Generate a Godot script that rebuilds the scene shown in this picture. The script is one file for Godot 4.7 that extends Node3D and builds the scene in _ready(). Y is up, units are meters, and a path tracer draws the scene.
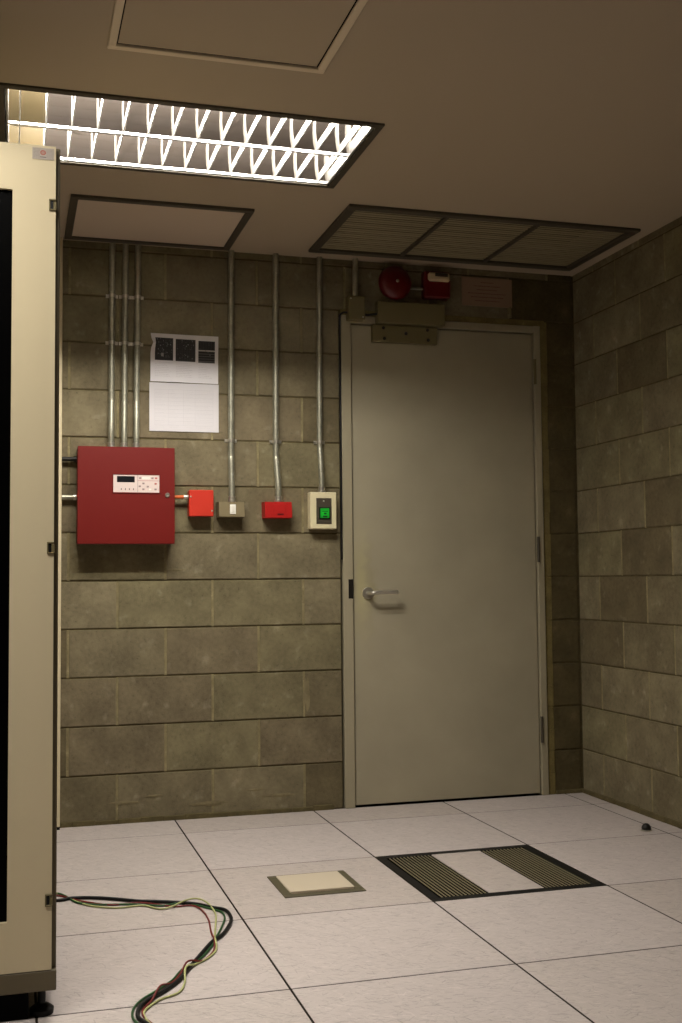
extends Node3D

# ---------------------------------------------------------------- places
const H := 2.4315          # ceiling height
const XR := 2.6045         # face of the right wall
const XL := -2.3           # face of the left wall
const ZF := 6.3            # face of the wall behind the camera
const DOOR_L := 1.451
const DOOR_R := 2.425
const DOOR_T := 2.179

var rng := RandomNumberGenerator.new()
var names := {}
var boxes := {}
var M := {}

# ---------------------------------------------------------------- naming
func numbered(parent: Node, called: String) -> String:
	var key := str(parent.get_instance_id()) + called
	var n: int = names.get(key, 0)
	names[key] = n + 1
	return called if n == 0 else "%s_%03d" % [called, n]

func base(called: String, at := Vector3.ZERO, parent: Node = self) -> Node3D:
	var o := Node3D.new()
	o.name = numbered(parent, called)
	parent.add_child(o, true)
	o.position = at
	return o

func put(called: String, mesh: Mesh, m: Material, at := Vector3.ZERO, parent: Node = self, turn := Vector3.ZERO) -> MeshInstance3D:
	var o := MeshInstance3D.new()
	o.name = numbered(parent, called)
	o.mesh = mesh
	o.material_override = m
	o.cast_shadow = GeometryInstance3D.SHADOW_CASTING_SETTING_ON
	parent.add_child(o, true)
	o.position = at
	o.rotation = turn
	return o

func tag(o: Node, label: String, category: String, group := "") -> void:
	o.set_meta("label", label)
	o.set_meta("category", category)
	if group != "":
		o.set_meta("group", group)

func structure(o: Node, label := "", category := "") -> void:
	o.set_meta("kind", "structure")
	if label != "":
		o.set_meta("label", label)
		o.set_meta("category", category)

# ---------------------------------------------------------------- shapes
func begin() -> SurfaceTool:
	var st := SurfaceTool.new()
	st.begin(Mesh.PRIMITIVE_TRIANGLES)
	return st

func tri(st: SurfaceTool, a: Vector3, b: Vector3, c: Vector3, na: Vector3, nb: Vector3, nc: Vector3, ua := Vector2.ZERO, ub := Vector2.ZERO, uc := Vector2.ZERO) -> void:
	if (b - a).cross(c - a).dot(na + nb + nc) > 0.0:
		st.set_normal(na); st.set_uv(ua); st.add_vertex(a)
		st.set_normal(nc); st.set_uv(uc); st.add_vertex(c)
		st.set_normal(nb); st.set_uv(ub); st.add_vertex(b)
	else:
		st.set_normal(na); st.set_uv(ua); st.add_vertex(a)
		st.set_normal(nb); st.set_uv(ub); st.add_vertex(b)
		st.set_normal(nc); st.set_uv(uc); st.add_vertex(c)

func poly(st: SurfaceTool, pts: Array, inside: Vector3) -> void:
	var n: Vector3 = (pts[1] - pts[0]).cross(pts[2] - pts[0]).normalized()
	var mid := Vector3.ZERO
	for p in pts:
		mid += p
	mid /= pts.size()
	if n.dot(mid - inside) < 0.0:
		n = -n
	for i in range(1, pts.size() - 1):
		tri(st, pts[0], pts[i], pts[i + 1], n, n, n)

# a box with chamfered edges, added to st
func box(st: SurfaceTool, c: Vector3, s: Vector3, b := 0.001, turn := Basis.IDENTITY) -> void:
	var h := s * 0.5
	b = minf(b, minf(h.x, minf(h.y, h.z)) * 0.9)
	var v := {}
	for sx in [-1, 1]:
		for sy in [-1, 1]:
			for sz in [-1, 1]:
				v[[sx, sy, sz]] = [
					c + turn * Vector3(sx * h.x, sy * (h.y - b), sz * (h.z - b)),
					c + turn * Vector3(sx * (h.x - b), sy * h.y, sz * (h.z - b)),
					c + turn * Vector3(sx * (h.x - b), sy * (h.y - b), sz * h.z)]
	for s1 in [-1, 1]:
		poly(st, [v[[s1, -1, -1]][0], v[[s1, 1, -1]][0], v[[s1, 1, 1]][0], v[[s1, -1, 1]][0]], c)
		poly(st, [v[[-1, s1, -1]][1], v[[1, s1, -1]][1], v[[1, s1, 1]][1], v[[-1, s1, 1]][1]], c)
		poly(st, [v[[-1, -1, s1]][2], v[[1, -1, s1]][2], v[[1, 1, s1]][2], v[[-1, 1, s1]][2]], c)
		for s2 in [-1, 1]:
			poly(st, [v[[s1, s2, -1]][0], v[[s1, s2, 1]][0], v[[s1, s2, 1]][1], v[[s1, s2, -1]][1]], c)
			poly(st, [v[[s1, -1, s2]][0], v[[s1, 1, s2]][0], v[[s1, 1, s2]][2], v[[s1, -1, s2]][2]], c)
			poly(st, [v[[-1, s1, s2]][1], v[[1, s1, s2]][1], v[[1, s1, s2]][2], v[[-1, s1, s2]][2]], c)
			for s3 in [-1, 1]:
				poly(st, v[[s1, s2, s3]], c)

func block_mesh(s: Vector3, b := 0.001) -> Mesh:
	var key := [s.snapped(Vector3.ONE * 0.0002), b]
	if not boxes.has(key):
		var st := begin()
		box(st, Vector3.ZERO, s, b)
		boxes[key] = st.commit()
	return boxes[key]

# box between two corners
func span(called: String, lo: Vector3, hi: Vector3, m: Material, parent: Node = self, b := 0.001) -> MeshInstance3D:
	return put(called, block_mesh(hi - lo, b), m, (lo + hi) * 0.5, parent)

# a round bar swept along points
func tube(st: SurfaceTool, pts: PackedVector3Array, r: float, sides := 12) -> void:
	var n := pts.size()
	var up := Vector3(0.31, 0.93, 0.19)
	var rings := []
	var rn := []
	for i in n:
		var d: Vector3 = (pts[mini(i + 1, n - 1)] - pts[maxi(i - 1, 0)]).normalized()
		var x := up.cross(d).normalized()
		up = d.cross(x).normalized()
		var ring := []
		var nn := []
		for k in sides:
			var a := TAU * k / sides
			var o := x * cos(a) + up * sin(a)
			ring.append(pts[i] + o * r)
			nn.append(o)
		rings.append(ring)
		rn.append(nn)
	for i in n - 1:
		for k in sides:
			var k2 := (k + 1) % sides
			tri(st, rings[i][k], rings[i + 1][k], rings[i + 1][k2], rn[i][k], rn[i + 1][k], rn[i + 1][k2])
			tri(st, rings[i][k], rings[i + 1][k2], rings[i][k2], rn[i][k], rn[i + 1][k2], rn[i][k2])
	var d0: Vector3 = (pts[0] - pts[1]).normalized()
	var d1: Vector3 = (pts[n - 1] - pts[n - 2]).normalized()
	for k in sides:
		var k3 := (k + 1) % sides
		tri(st, pts[0], rings[0][k], rings[0][k3], d0, d0, d0)
		tri(st, pts[n - 1], rings[n - 1][k], rings[n - 1][k3], d1, d1, d1)

# profile of (radius, height) turned about an axis through c
func lathe(st: SurfaceTool, c: Vector3, axis: Vector3, prof: Array, segs := 28, smooth := false) -> void:
	var y := axis.normalized()
	var x := (Vector3(0, 1, 0) if absf(y.y) < 0.9 else Vector3(1, 0, 0)).cross(y).normalized()
	var z := y.cross(x)
	var seg_n := []
	for i in prof.size() - 1:
		var d: Vector2 = prof[i + 1] - prof[i]
		seg_n.append(Vector2(d.y, -d.x).normalized())
	for i in prof.size() - 1:
		var n0: Vector2 = seg_n[i]
		var n1: Vector2 = seg_n[i]
		if smooth:
			n0 = (seg_n[maxi(i - 1, 0)] + seg_n[i]).normalized()
			n1 = (seg_n[mini(i + 1, seg_n.size() - 1)] + seg_n[i]).normalized()
		for k in segs:
			var e0 := x * cos(TAU * k / segs) + z * sin(TAU * k / segs)
			var e1 := x * cos(TAU * (k + 1) / segs) + z * sin(TAU * (k + 1) / segs)
			var a: Vector3 = c + e0 * prof[i].x + y * prof[i].y
			var b: Vector3 = c + e1 * prof[i].x + y * prof[i].y
			var p: Vector3 = c + e0 * prof[i + 1].x + y * prof[i + 1].y
			var q: Vector3 = c + e1 * prof[i + 1].x + y * prof[i + 1].y
			var na0 := e0 * n0.x + y * n0.y
			var na1 := e1 * n0.x + y * n0.y
			var nb0 := e0 * n1.x + y * n1.y
			var nb1 := e1 * n1.x + y * n1.y
			if prof[i].x > 1e-6:
				tri(st, a, b, q, na0, na1, nb1)
			if prof[i + 1].x > 1e-6:
				tri(st, a, q, p, na0, nb1, nb0)

func turned(called: String, axis: Vector3, prof: Array, m: Material, at: Vector3, parent: Node = self, smooth := false, segs := 28) -> MeshInstance3D:
	var st := begin()
	lathe(st, Vector3.ZERO, axis, prof, segs, smooth)
	return put(called, st.commit(), m, at, parent)

# smooth curve through points
func curve(ctrl: Array, step := 5) -> PackedVector3Array:
	var out := PackedVector3Array()
	for i in ctrl.size() - 1:
		var p0: Vector3 = ctrl[maxi(i - 1, 0)]
		var p1: Vector3 = ctrl[i]
		var p2: Vector3 = ctrl[i + 1]
		var p3: Vector3 = ctrl[mini(i + 2, ctrl.size() - 1)]
		for k in step:
			out.append(p1.cubic_interpolate(p2, p0, p3, float(k) / step))
	out.append(ctrl[-1])
	return out

# ---------------------------------------------------------------- textures
func noise_image(size: int, freq: float, seed_: int, oct := 4) -> Image:
	var f := FastNoiseLite.new()
	f.noise_type = FastNoiseLite.TYPE_SIMPLEX_SMOOTH
	f.seed = seed_
	f.frequency = freq
	f.fractal_octaves = oct
	return f.get_seamless_image(size, size)

func tex(im: Image) -> ImageTexture:
	return ImageTexture.create_from_image(im)

func concrete_images() -> Array:
	var s := 768
	var a := noise_image(s, 0.006, 11, 4)
	var b := noise_image(s, 0.05, 12, 4)
	var g := noise_image(s, 0.28, 13, 2)
	var w := noise_image(s, 0.012, 14, 5)
	var col := Image.create(s, s, false, Image.FORMAT_RGB8)
	var hgt := Image.create(s, s, false, Image.FORMAT_L8)
	for y in s:
		for x in s:
			var va := a.get_pixel(x, y).r
			var vb := b.get_pixel(x, y).r
			var vg := g.get_pixel(x, y).r
			var vw := smoothstep(0.70, 0.95, w.get_pixel(x, y).r)
			var v := 0.80 + (va - 0.5) * 0.18 + (vb - 0.5) * 0.09 + (vg - 0.5) * 0.12
			v += vw * 0.10
			if vb < 0.2 and vg < 0.4:
				v -= 0.12
			v = clampf(v, 0.0, 1.0)
			col.set_pixel(x, y, Color(v, v * lerpf(1.0, 1.01, vw), v * lerpf(1.0, 1.05, vw)))
			var h := 0.55 + (vg - 0.5) * 0.5 + (vb - 0.5) * 0.5
			hgt.set_pixel(x, y, Color(h, h, h))
	return [tex(col), tex(hgt)]

# paint of the door with a rubbed, yellowed band where hands reach the handle
func paint_image() -> Image:
	var w := 360
	var h := 864
	var a := noise_image(864, 0.005, 41, 3)
	var b := noise_image(864, 0.03, 42, 4)
	var im := Image.create(w, h, false, Image.FORMAT_RGB8)
	for y in h:
		for x in w:
			var na := a.get_pixel(x, y).r - 0.5
			var nb := b.get_pixel(x, y).r - 0.5
			var v := 0.93 + na * 0.06 + nb * 0.015
			var up := (1.0 - float(y) / h) * 2.13      # metres above the floor
			var ac := float(x) / w * 0.888
			var rub := exp(-pow((up - 0.97) / 0.20, 2)) * exp(-pow((ac - 0.03 - nb * 0.05) / 0.035, 2))
			var grime := exp(-pow((up - 0.95) / 0.17, 2)) * exp(-pow((ac - 0.075 - nb * 0.06) / 0.02, 2)) * (0.6 + nb)
			v += rub * 0.06 - grime * 0.07
			im.set_pixel(x, y, Color(clampf(v, 0, 1), clampf(v, 0, 1), clampf(v - rub * 0.09 - grime * 0.05, 0, 1)))
	return im

func floor_image() -> Image:
	var s := 1024
	var im := Image.create(s, s, false, Image.FORMAT_RGB8)
	var a := noise_image(s, 0.008, 21, 3)
	var b := noise_image(s, 0.35, 22, 2)
	var r := RandomNumberGenerator.new()
	r.seed = 5
	var d := PackedFloat32Array()
	d.resize(s * s)
	for n in 9000:      # short streaks pressed into the vinyl, light and dark
		var x := r.randf() * s
		var y := r.randf() * s
		var an := r.randfn(0.35, 0.55)
		var ln := r.randf_range(8, 30)
		var v := r.randf_range(-0.085, 0.05)
		for k in int(ln):
			for t in 3:
				var px := posmod(int(x + cos(an) * k - sin(an) * (t - 1)), s)
				var py := posmod(int(y + sin(an) * k + cos(an) * (t - 1)), s)
				d[py * s + px] += v
	for y in s:
		for x in s:
			var v := 0.89 + (a.get_pixel(x, y).r - 0.5) * 0.03 + (b.get_pixel(x, y).r - 0.5) * 0.08 + clampf(d[y * s + x], -0.22, 0.12)
			im.set_pixel(x, y, Color(clampf(v, 0, 1), clampf(v, 0, 1), clampf(v * 1.0, 0, 1)))
	return im

func print_line(im: Image, x0: int, y: int, x1: int, c: Color, r: RandomNumberGenerator, h := 2) -> void:
	var x := x0
	while x < x1:
		var w := r.randi_range(3, 12)
		for k in w:
			for j in h:
				if x + k < x1 and r.randf() < 0.8:
					im.set_pixel(x + k, y + j, c)
		x += w + r.randi_range(2, 4)

func sheet_with_photos() -> Image:
	var im := Image.create(594, 420, false, Image.FORMAT_RGB8)
	im.fill(Color(0.84, 0.825, 0.835))
	var r := RandomNumberGenerator.new()
	r.seed = 31
	var ph := [Rect2i(38, 36, 158, 196), Rect2i(218, 40, 174, 194), Rect2i(418, 46, 146, 192)]
	for n in 3:
		var q: Rect2i = ph[n]
		for y in range(q.position.y, q.end.y):
			for x in range(q.position.x, q.end.x):
				var v := 0.10 + r.randf() * 0.10
				if n == 1 and posmod(x - q.position.x, 15) < 3:
					v += 0.09
				if n == 1 and posmod(y - q.position.y, 21) < 2:
					v += 0.06
				if n == 2:
					var t := y - q.position.y
					if t > 78 and t < 90:
						v = 0.75
					elif t > 90 and posmod(t, 22) < 6:
						v += 0.3 * r.randf_range(0.5, 1.0)
					elif t < 74 and posmod(x, 14) < 3:
						v += 0.12
				im.set_pixel(x, y, Color(v, v * 0.96, v * 0.95))
		for k in [60, 46, 8][n]:
			var cx := r.randi_range(q.position.x + 10, q.end.x - 16)
			var cy := r.randi_range(q.position.y + 6, q.end.y - 20)
			var v2 := r.randf_range(0.22, 0.68)
			im.fill_rect(Rect2i(cx, cy, r.randi_range(3, 9), r.randi_range(3, 9)), Color(v2, v2, v2))
	im.fill_rect(Rect2i(92, 168, 22, 30), Color(0.6, 0.58, 0.56))
	for row in 9:
		for c in 3:
			if c == 2 and row < 1:
				continue
			print_line(im, [40, 222, 420][c], 250 + row * 15, [180, 370, 545][c] - r.randi_range(0, 50), Color(0.62, 0.60, 0.62), r)
	return im

func sheet_of_text() -> Image:
	var im := Image.create(594, 416, false, Image.FORMAT_RGB8)
	im.fill(Color(0.80, 0.785, 0.795))
	var r := RandomNumberGenerator.new()
	r.seed = 33
	for row in 24:
		for c in 4:
			if r.randf() < 0.85:
				print_line(im, [50, 170, 300, 400][c], 60 + row * 14, [140, 250, 380, 540][c] - r.randi_range(0, 40), Color(0.66, 0.65, 0.67), r, 1)
	for k in 10:
		im.fill_rect(Rect2i(45, 56 + k * 34, 500, 1), Color(0.68, 0.67, 0.69))
	for x in [45, 160, 290, 390, 545]:
		im.fill_rect(Rect2i(x, 56, 1, 306), Color(0.68, 0.67, 0.69))
	return im

func plaque_image() -> Image:
	var im := Image.create(512, 280, false, Image.FORMAT_RGB8)
	im.fill(Color(0.56, 0.46, 0.38))
	var r := RandomNumberGenerator.new()
	r.seed = 35
	for row in 6:
		var ind: int = [190, 120, 150, 60, 90, 130][row]
		print_line(im, ind, 44 + row * 36, 512 - ind, Color(0.40, 0.22, 0.18), r, 7)
	return im

func sticker_image() -> Image:
	var im := Image.create(200, 110, false, Image.FORMAT_RGB8)
	im.fill(Color(0.66, 0.62, 0.58))
	var r := RandomNumberGenerator.new()
	r.seed = 37
	for row in 7:
		print_line(im, 12, 12 + row * 13, 70, Color(0.4, 0.38, 0.38), r, 3)
		print_line(im, 130, 12 + row * 13, 190, Color(0.5, 0.47, 0.46), r, 3)
	for y in 110:
		for x in 200:
			var d := Vector2(x - 98, (y - 44) * 1.1).length()
			if d < 26 and (d > 19 or posmod(x + y, 9) < 4):
				im.set_pixel(x, y, Color(0.62, 0.30, 0.25))
	im.fill_rect(Rect2i(70, 84, 58, 8), Color(0.4, 0.38, 0.38))
	return im

# ---------------------------------------------------------------- materials
func mat(c: Color, rough := 0.6, metal := 0.0, spec := 0.5) -> StandardMaterial3D:
	var m := StandardMaterial3D.new()
	m.albedo_color = c
	m.roughness = rough
	m.metallic = metal
	m.metallic_specular = spec
	return m

func triplanar(m: StandardMaterial3D, t: Texture2D, scale: float, bump: Texture2D = null, depth := 0.0) -> StandardMaterial3D:
	m.uv1_triplanar = true
	m.uv1_world_triplanar = true
	m.uv1_triplanar_sharpness = 8.0
	m.uv1_scale = Vector3.ONE * scale
	m.albedo_texture = t
	if bump:
		m.heightmap_enabled = true
		m.heightmap_texture = bump
		m.heightmap_scale = depth
	return m

func make_materials() -> void:
	var con := concrete_images()
	var tones := []
	for c in [Color(0.555, 0.51, 0.40), Color(0.58, 0.535, 0.42), Color(0.53, 0.485, 0.375), Color(0.565, 0.525, 0.40), Color(0.545, 0.495, 0.39), Color(0.475, 0.43, 0.325)]:
		var m := triplanar(mat(c, 0.9, 0, 0.25), con[0], 1.05, con[1], 0.12)
		m.uv1_offset = Vector3(rng.randf(), rng.randf(), rng.randf())
		tones.append(m)
	M.block = tones
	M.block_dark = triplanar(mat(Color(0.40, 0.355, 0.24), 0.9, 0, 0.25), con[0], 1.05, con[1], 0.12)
	M.mortar = triplanar(mat(Color(0.64, 0.59, 0.44), 0.95, 0, 0.2), con[0], 3.0, con[1], 0.12)
	M.bed = triplanar(mat(Color(0.42, 0.375, 0.26), 0.95, 0, 0.2), con[0], 3.0, con[1], 0.12)
	M.sealant = triplanar(mat(Color(0.56, 0.50, 0.31), 0.8, 0, 0.3), con[0], 2.0, con[1], 0.12)
	M.bead = triplanar(mat(Color(0.44, 0.395, 0.265), 0.85, 0, 0.3), con[0], 2.0, con[1], 0.12)
	M.smear = triplanar(mat(Color(0.595, 0.545, 0.415), 0.95, 0, 0.2), con[0], 2.0)
	M.far_wall = triplanar(mat(Color(0.48, 0.435, 0.31), 0.9, 0, 0.25), con[0], 1.05)
	var fl := tex(floor_image())
	var tiles := []
	for c in [Color(0.80, 0.755, 0.73), Color(0.785, 0.738, 0.71), Color(0.81, 0.765, 0.745)]:
		var m := triplanar(mat(c, 0.5, 0, 0.35), fl, 1.0)
		m.uv1_offset = Vector3(rng.randf(), rng.randf(), rng.randf())
		tiles.append(m)
	M.tile = tiles
	M.gap = mat(Color(0.03, 0.025, 0.02), 0.9, 0, 0.2)
	M.trim_edge = mat(Color(0.14, 0.115, 0.09), 0.8, 0, 0.2)
	M.ceiling = mat(Color(0.69, 0.635, 0.555), 0.95, 0, 0.2)
	M.board = mat(Color(0.79, 0.725, 0.65), 0.9, 0, 0.2)
	M.ceiling_trim = mat(Color(0.84, 0.78, 0.68), 0.7)
	M.dark_frame = mat(Color(0.27, 0.24, 0.185), 0.6)
	M.fin = mat(Color(0.56, 0.52, 0.41), 0.6)
	M.void = mat(Color(0.05, 0.045, 0.04), 0.9, 0, 0.2)
	M.door = mat(Color(0.655, 0.62, 0.525), 0.5, 0, 0.4)
	M.door.albedo_texture = tex(paint_image())
	M.frame = mat(Color(0.60, 0.565, 0.47), 0.5, 0, 0.4)
	M.bracket = mat(Color(0.42, 0.38, 0.255), 0.55, 0.0, 0.4)
	M.steel = mat(Color(0.80, 0.78, 0.73), 0.3, 0.88)
	M.galv = triplanar(mat(Color(0.82, 0.81, 0.72), 0.38, 0.7), con[0], 2.4)
	M.dark_steel = mat(Color(0.10, 0.085, 0.06), 0.5, 0.4)
	M.black = mat(Color(0.025, 0.022, 0.02), 0.55, 0, 0.4)
	M.glass_black = mat(Color(0.008, 0.007, 0.006), 0.35, 0, 0.15)
	M.cream = mat(Color(0.80, 0.745, 0.615), 0.5, 0, 0.35)
	M.rack_frame = mat(Color(0.36, 0.32, 0.23), 0.55)
	M.red = mat(Color(0.40, 0.048, 0.020), 0.42, 0, 0.45)
	M.red_bright = mat(Color(0.74, 0.18, 0.11), 0.45, 0, 0.45)
	M.red_mid = mat(Color(0.66, 0.085, 0.07), 0.45, 0, 0.45)
	M.crimson = mat(Color(0.36, 0.012, 0.022), 0.35, 0, 0.5)
	M.white = mat(Color(0.86, 0.84, 0.80), 0.5)
	M.white_metal = mat(Color(0.93, 0.92, 0.90), 0.35, 0, 0.5)
	M.aluminium = mat(Color(0.86, 0.855, 0.84), 0.38, 0.85)
	M.mirror = mat(Color(0.90, 0.88, 0.85), 0.06, 1.0)
	M.grey_box = mat(Color(0.475, 0.425, 0.31), 0.5)
	M.orange = mat(Color(0.82, 0.38, 0.12), 0.5)
	M.label_white = mat(Color(0.88, 0.87, 0.83), 0.5)
	M.panel_face = mat(Color(0.83, 0.76, 0.73), 0.5)
	M.lcd = mat(Color(0.04, 0.05, 0.07), 0.3)
	M.key_grey = mat(Color(0.55, 0.48, 0.47), 0.5)
	M.key_pink = mat(Color(0.68, 0.36, 0.33), 0.5)
	M.exit_box = mat(Color(0.83, 0.78, 0.64), 0.5)
	M.plate = mat(Color(0.36, 0.32, 0.28), 0.4, 0.5)
	M.amber = mat(Color(0.80, 0.72, 0.58), 0.25, 0, 0.5)

func printed(im: Image, rough := 0.7) -> StandardMaterial3D:
	var m := mat(Color.WHITE, rough, 0, 0.3)
	m.albedo_texture = tex(im)
	return m

# ---------------------------------------------------------------- lights first
func set_camera_and_light() -> void:
	var cam := Camera3D.new()
	cam.name = "camera"
	add_child(cam)
	cam.position = Vector3(0.048004, 0.997989, 4.836028)
	cam.rotation = Vector3(0.0595438, -0.281297, -0.0094687)
	cam.fov = 48.3986
	cam.near = 0.05
	cam.far = 60.0
	cam.current = true
	var we := WorldEnvironment.new()
	we.name = "surroundings"
	var e := Environment.new()
	e.background_mode = Environment.BG_COLOR
	e.background_color = Color.BLACK
	e.tonemap_mode = Environment.TONE_MAPPER_LINEAR
	e.tonemap_exposure = 0.8
	e.sdfgi_enabled = true
	e.ssao_enabled = true
	e.ssil_enabled = true
	we.environment = e
	add_child(we)

const LAMP_COLOR := Color(1.0, 0.98, 0.945)

# A recessed fitting: two mirrored troughs, each with a tube and white cross blades. Its near-left corner is at (x0, z0).
func ceiling_light(x0: float, z0: float, energy: float, label: String) -> void:
	var lx := 1.175
	var lz := 0.6
	var o := base("ceiling_light", Vector3(x0 + lx / 2, H, z0 + lz / 2))
	tag(o, label, "ceiling light", "recessed louvred ceiling lights")
	var rim := 0.024
	var hx := lx / 2
	var hz := lz / 2
	# rim: a flat dark steel frame just under the ceiling
	var st := begin()
	for s in [-1, 1]:
		box(st, Vector3(0, -0.003, s * (hz - rim / 2)), Vector3(lx, 0.008, rim), 0.001)
		box(st, Vector3(s * (hx - rim / 2), -0.003, 0), Vector3(rim, 0.008, lz - 2 * rim), 0.001)
	put("rim", st.commit(), M.dark_frame, Vector3.ZERO, o)
	# housing: a steel tray above the ceiling
	st = begin()
	var top := 0.135
	box(st, Vector3(0, top, 0), Vector3(lx - 0.02, 0.004, lz - 0.02), 0.0005)
	for s in [-1, 1]:
		box(st, Vector3(0, top / 2 + 0.001, s * (hz - rim + 0.003)), Vector3(lx - 0.04, top - 0.002, 0.004), 0.0005)
		box(st, Vector3(s * (hx - rim + 0.003), top / 2 + 0.001, 0), Vector3(0.004, top - 0.002, lz - 2 * rim), 0.0005)
	put("housing", st.commit(), M.white_metal, Vector3.ZERO, o)
	var half := (hz - rim) / 2
	for s in [-1, 1]:
		var zc: float = s * half
		var w := half - 0.003          # half width of the trough
		var y0 := 0.008                # where the lip ends and the curved mirror starts
		var deep := 0.115
		var a := (w - 0.004) * (w - 0.004) / (4.0 * deep)
		# mirrored reflector
		st = begin()
		var n := 28
		var prof := []
		for k in n + 1:
			var r := lerpf(-(w - 0.004), w - 0.004, float(k) / n)
			prof.append(Vector2(r, y0 + deep - r * r / (4.0 * a)))
		var ex := hx - rim - 0.004
		for k in n:
			var p: Vector2 = prof[k]
			var q: Vector2 = prof[k + 1]
			var np := Vector3(0, -1, -p.x / (2.0 * a)).normalized()
			var nq := Vector3(0, -1, -q.x / (2.0 * a)).normalized()
			var A := Vector3(-ex, p.y, p.x)
			var B := Vector3(ex, p.y, p.x)
			var C := Vector3(ex, q.y, q.x)
			var D := Vector3(-ex, q.y, q.x)
			tri(st, A, B, C, np, np, nq)
			tri(st, A, C, D, np, nq, nq)
		put("reflector", st.commit(), M.mirror, Vector3(0, 0, zc), o)
		# white lips along the trough
		st = begin()
		for t in [-1, 1]:
			box(st, Vector3(0, y0 / 2, t * (w - 0.001)), Vector3(2 * ex, y0 + 0.003, 0.005), 0.001)
		put("lip", st.commit(), M.aluminium, Vector3(0, 0, zc), o)
		# end plates
		for t in [-1, 1]:
			put("end_plate", block_mesh(Vector3(0.003, 0.095, 2 * w - 0.01), 0.0005), M.mirror, Vector3(t * (ex - 0.001), 0.058, zc), o)
			put("end_lip", block_mesh(Vector3(0.006, 0.040, 2 * w - 0.008), 0.0008), M.aluminium, Vector3(t * (ex - 0.003), 0.017, zc), o)
		# cross blades
		var blades := 14
		var bm := block_mesh(Vector3(0.0035, 0.028, 2 * w - 0.008), 0.0008)
		for k in blades:
			var bx := lerpf(-ex, ex, (k + 0.5) / blades)
			put("louvre_blade", bm, M.aluminium, Vector3(bx, 0.0135, zc), o)
		# the tube at the focus of the mirror
		var ty := y0 + deep - a
		st = begin()
		tube(st, PackedVector3Array([Vector3(-ex + 0.02, ty, 0), Vector3(ex - 0.02, ty, 0)]), 0.013, 16)
		put("lamp_tube", st.commit(), M.glow, Vector3(0, 0, zc), o)
		var l := AreaLight3D.new()
		l.name = numbered(o, "tube_light")
		o.add_child(l, true)
		l.area_size = Vector2(2 * ex - 0.06, 0.026)
		l.area_normalize_energy = true
		l.light_energy = energy
		l.light_color = LAMP_COLOR
		l.shadow_enabled = true
		l.set("area_range", 12.0)
		l.set("area_attenuation", 2.0)
		l.position = Vector3(0, ty - 0.0145, zc)
		l.rotation = Vector3(-PI / 2, 0, 0)

# ---------------------------------------------------------------- the room
const LIGHT_X := -0.008
const LIGHT_Z := 0.905
const LIGHT2_X := -1.1
const LIGHT2_Z := 2.5

func slab_with_holes(x0: float, x1: float, z0: float, z1: float, y0: float, y1: float, holes: Array) -> Mesh:
	var xs := [x0, x1]
	var zs := [z0, z1]
	for h in holes:
		xs.append_array([h.position.x, h.end.x])
		zs.append_array([h.position.y, h.end.y])
	xs.sort()
	zs.sort()
	var st := begin()
	for i in xs.size() - 1:
		for j in zs.size() - 1:
			if xs[i + 1] - xs[i] < 1e-5 or zs[j + 1] - zs[j] < 1e-5:
				continue
			var mid := Vector2((xs[i] + xs[i + 1]) / 2, (zs[j] + zs[j + 1]) / 2)
			var open := false
			for h in holes:
				if h.has_point(mid):
					open = true
			if not open:
				box(st, Vector3(mid.x, (y0 + y1) / 2, mid.y), Vector3(xs[i + 1] - xs[i], y1 - y0, zs[j + 1] - zs[j]), 0.00001)
	return st.commit()

func smear_mesh(hw: float, hh: float, seed_: int) -> Mesh:
	var r := RandomNumberGenerator.new()
	r.seed = seed_
	var st := begin()
	var n := 18
	var pts := []
	for k in n:
		var a := TAU * k / n
		var q := r.randf_range(0.55, 1.0)
		pts.append(Vector3(cos(a) * hw * q, sin(a) * hh * q, 0.0))
	var c := Vector3(0, 0, 0.0012)
	for k in n:
		var p: Vector3 = pts[k]
		var p2: Vector3 = pts[(k + 1) % n]
		var nn := ((p - c).cross(p2 - c)).normalized()
		tri(st, c, p, p2, nn, nn, nn)
	return st.commit()

func block_course(parent: Node, right_wall: bool, a: float, b: float, k: int, joints: Array, mortar: SurfaceTool) -> void:
	var y0 := 0.2 * k + 0.0045
	var y1 := minf(0.2 * (k + 1) - 0.0020, H + 0.03)
	if y1 - y0 < 0.01:
		return
	var edges := [a]
	for j in joints:
		if j > a + 0.03 and j < b - 0.03:
			edges.append(j)
	edges.append(b)
	for i in edges.size() - 1:
		var e0: float = edges[i] + (0.0 if i == 0 else 0.005)
		var e1: float = edges[i + 1] - (0.0 if i == edges.size() - 2 else 0.005)
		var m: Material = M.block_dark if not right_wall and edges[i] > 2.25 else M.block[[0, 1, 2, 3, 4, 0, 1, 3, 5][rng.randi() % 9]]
		var proud := rng.randf_range(-0.0012, 0.0012)
		var t := 0.03
		var size := Vector3(t, y1 - y0, e1 - e0) if right_wall else Vector3(e1 - e0, y1 - y0, t)
		var c := Vector3(XR + t / 2 - proud, (y0 + y1) / 2, (e0 + e1) / 2) if right_wall else Vector3((e0 + e1) / 2, (y0 + y1) / 2, -t / 2 + proud)
		put("block", block_mesh(size, 0.0018), m, c, parent)
		if i > 0:
			var jx: float = edges[i]
			var wide := 0.0105
			var mc := Vector3(XR + 0.011, (y0 + y1) / 2, jx) if right_wall else Vector3(jx, (y0 + y1) / 2, -0.011)
			var ms := Vector3(0.02, y1 - y0 + 0.004, wide) if right_wall else Vector3(wide, y1 - y0 + 0.004, 0.02)
			box(mortar, mc, ms, 0.0004)

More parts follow.
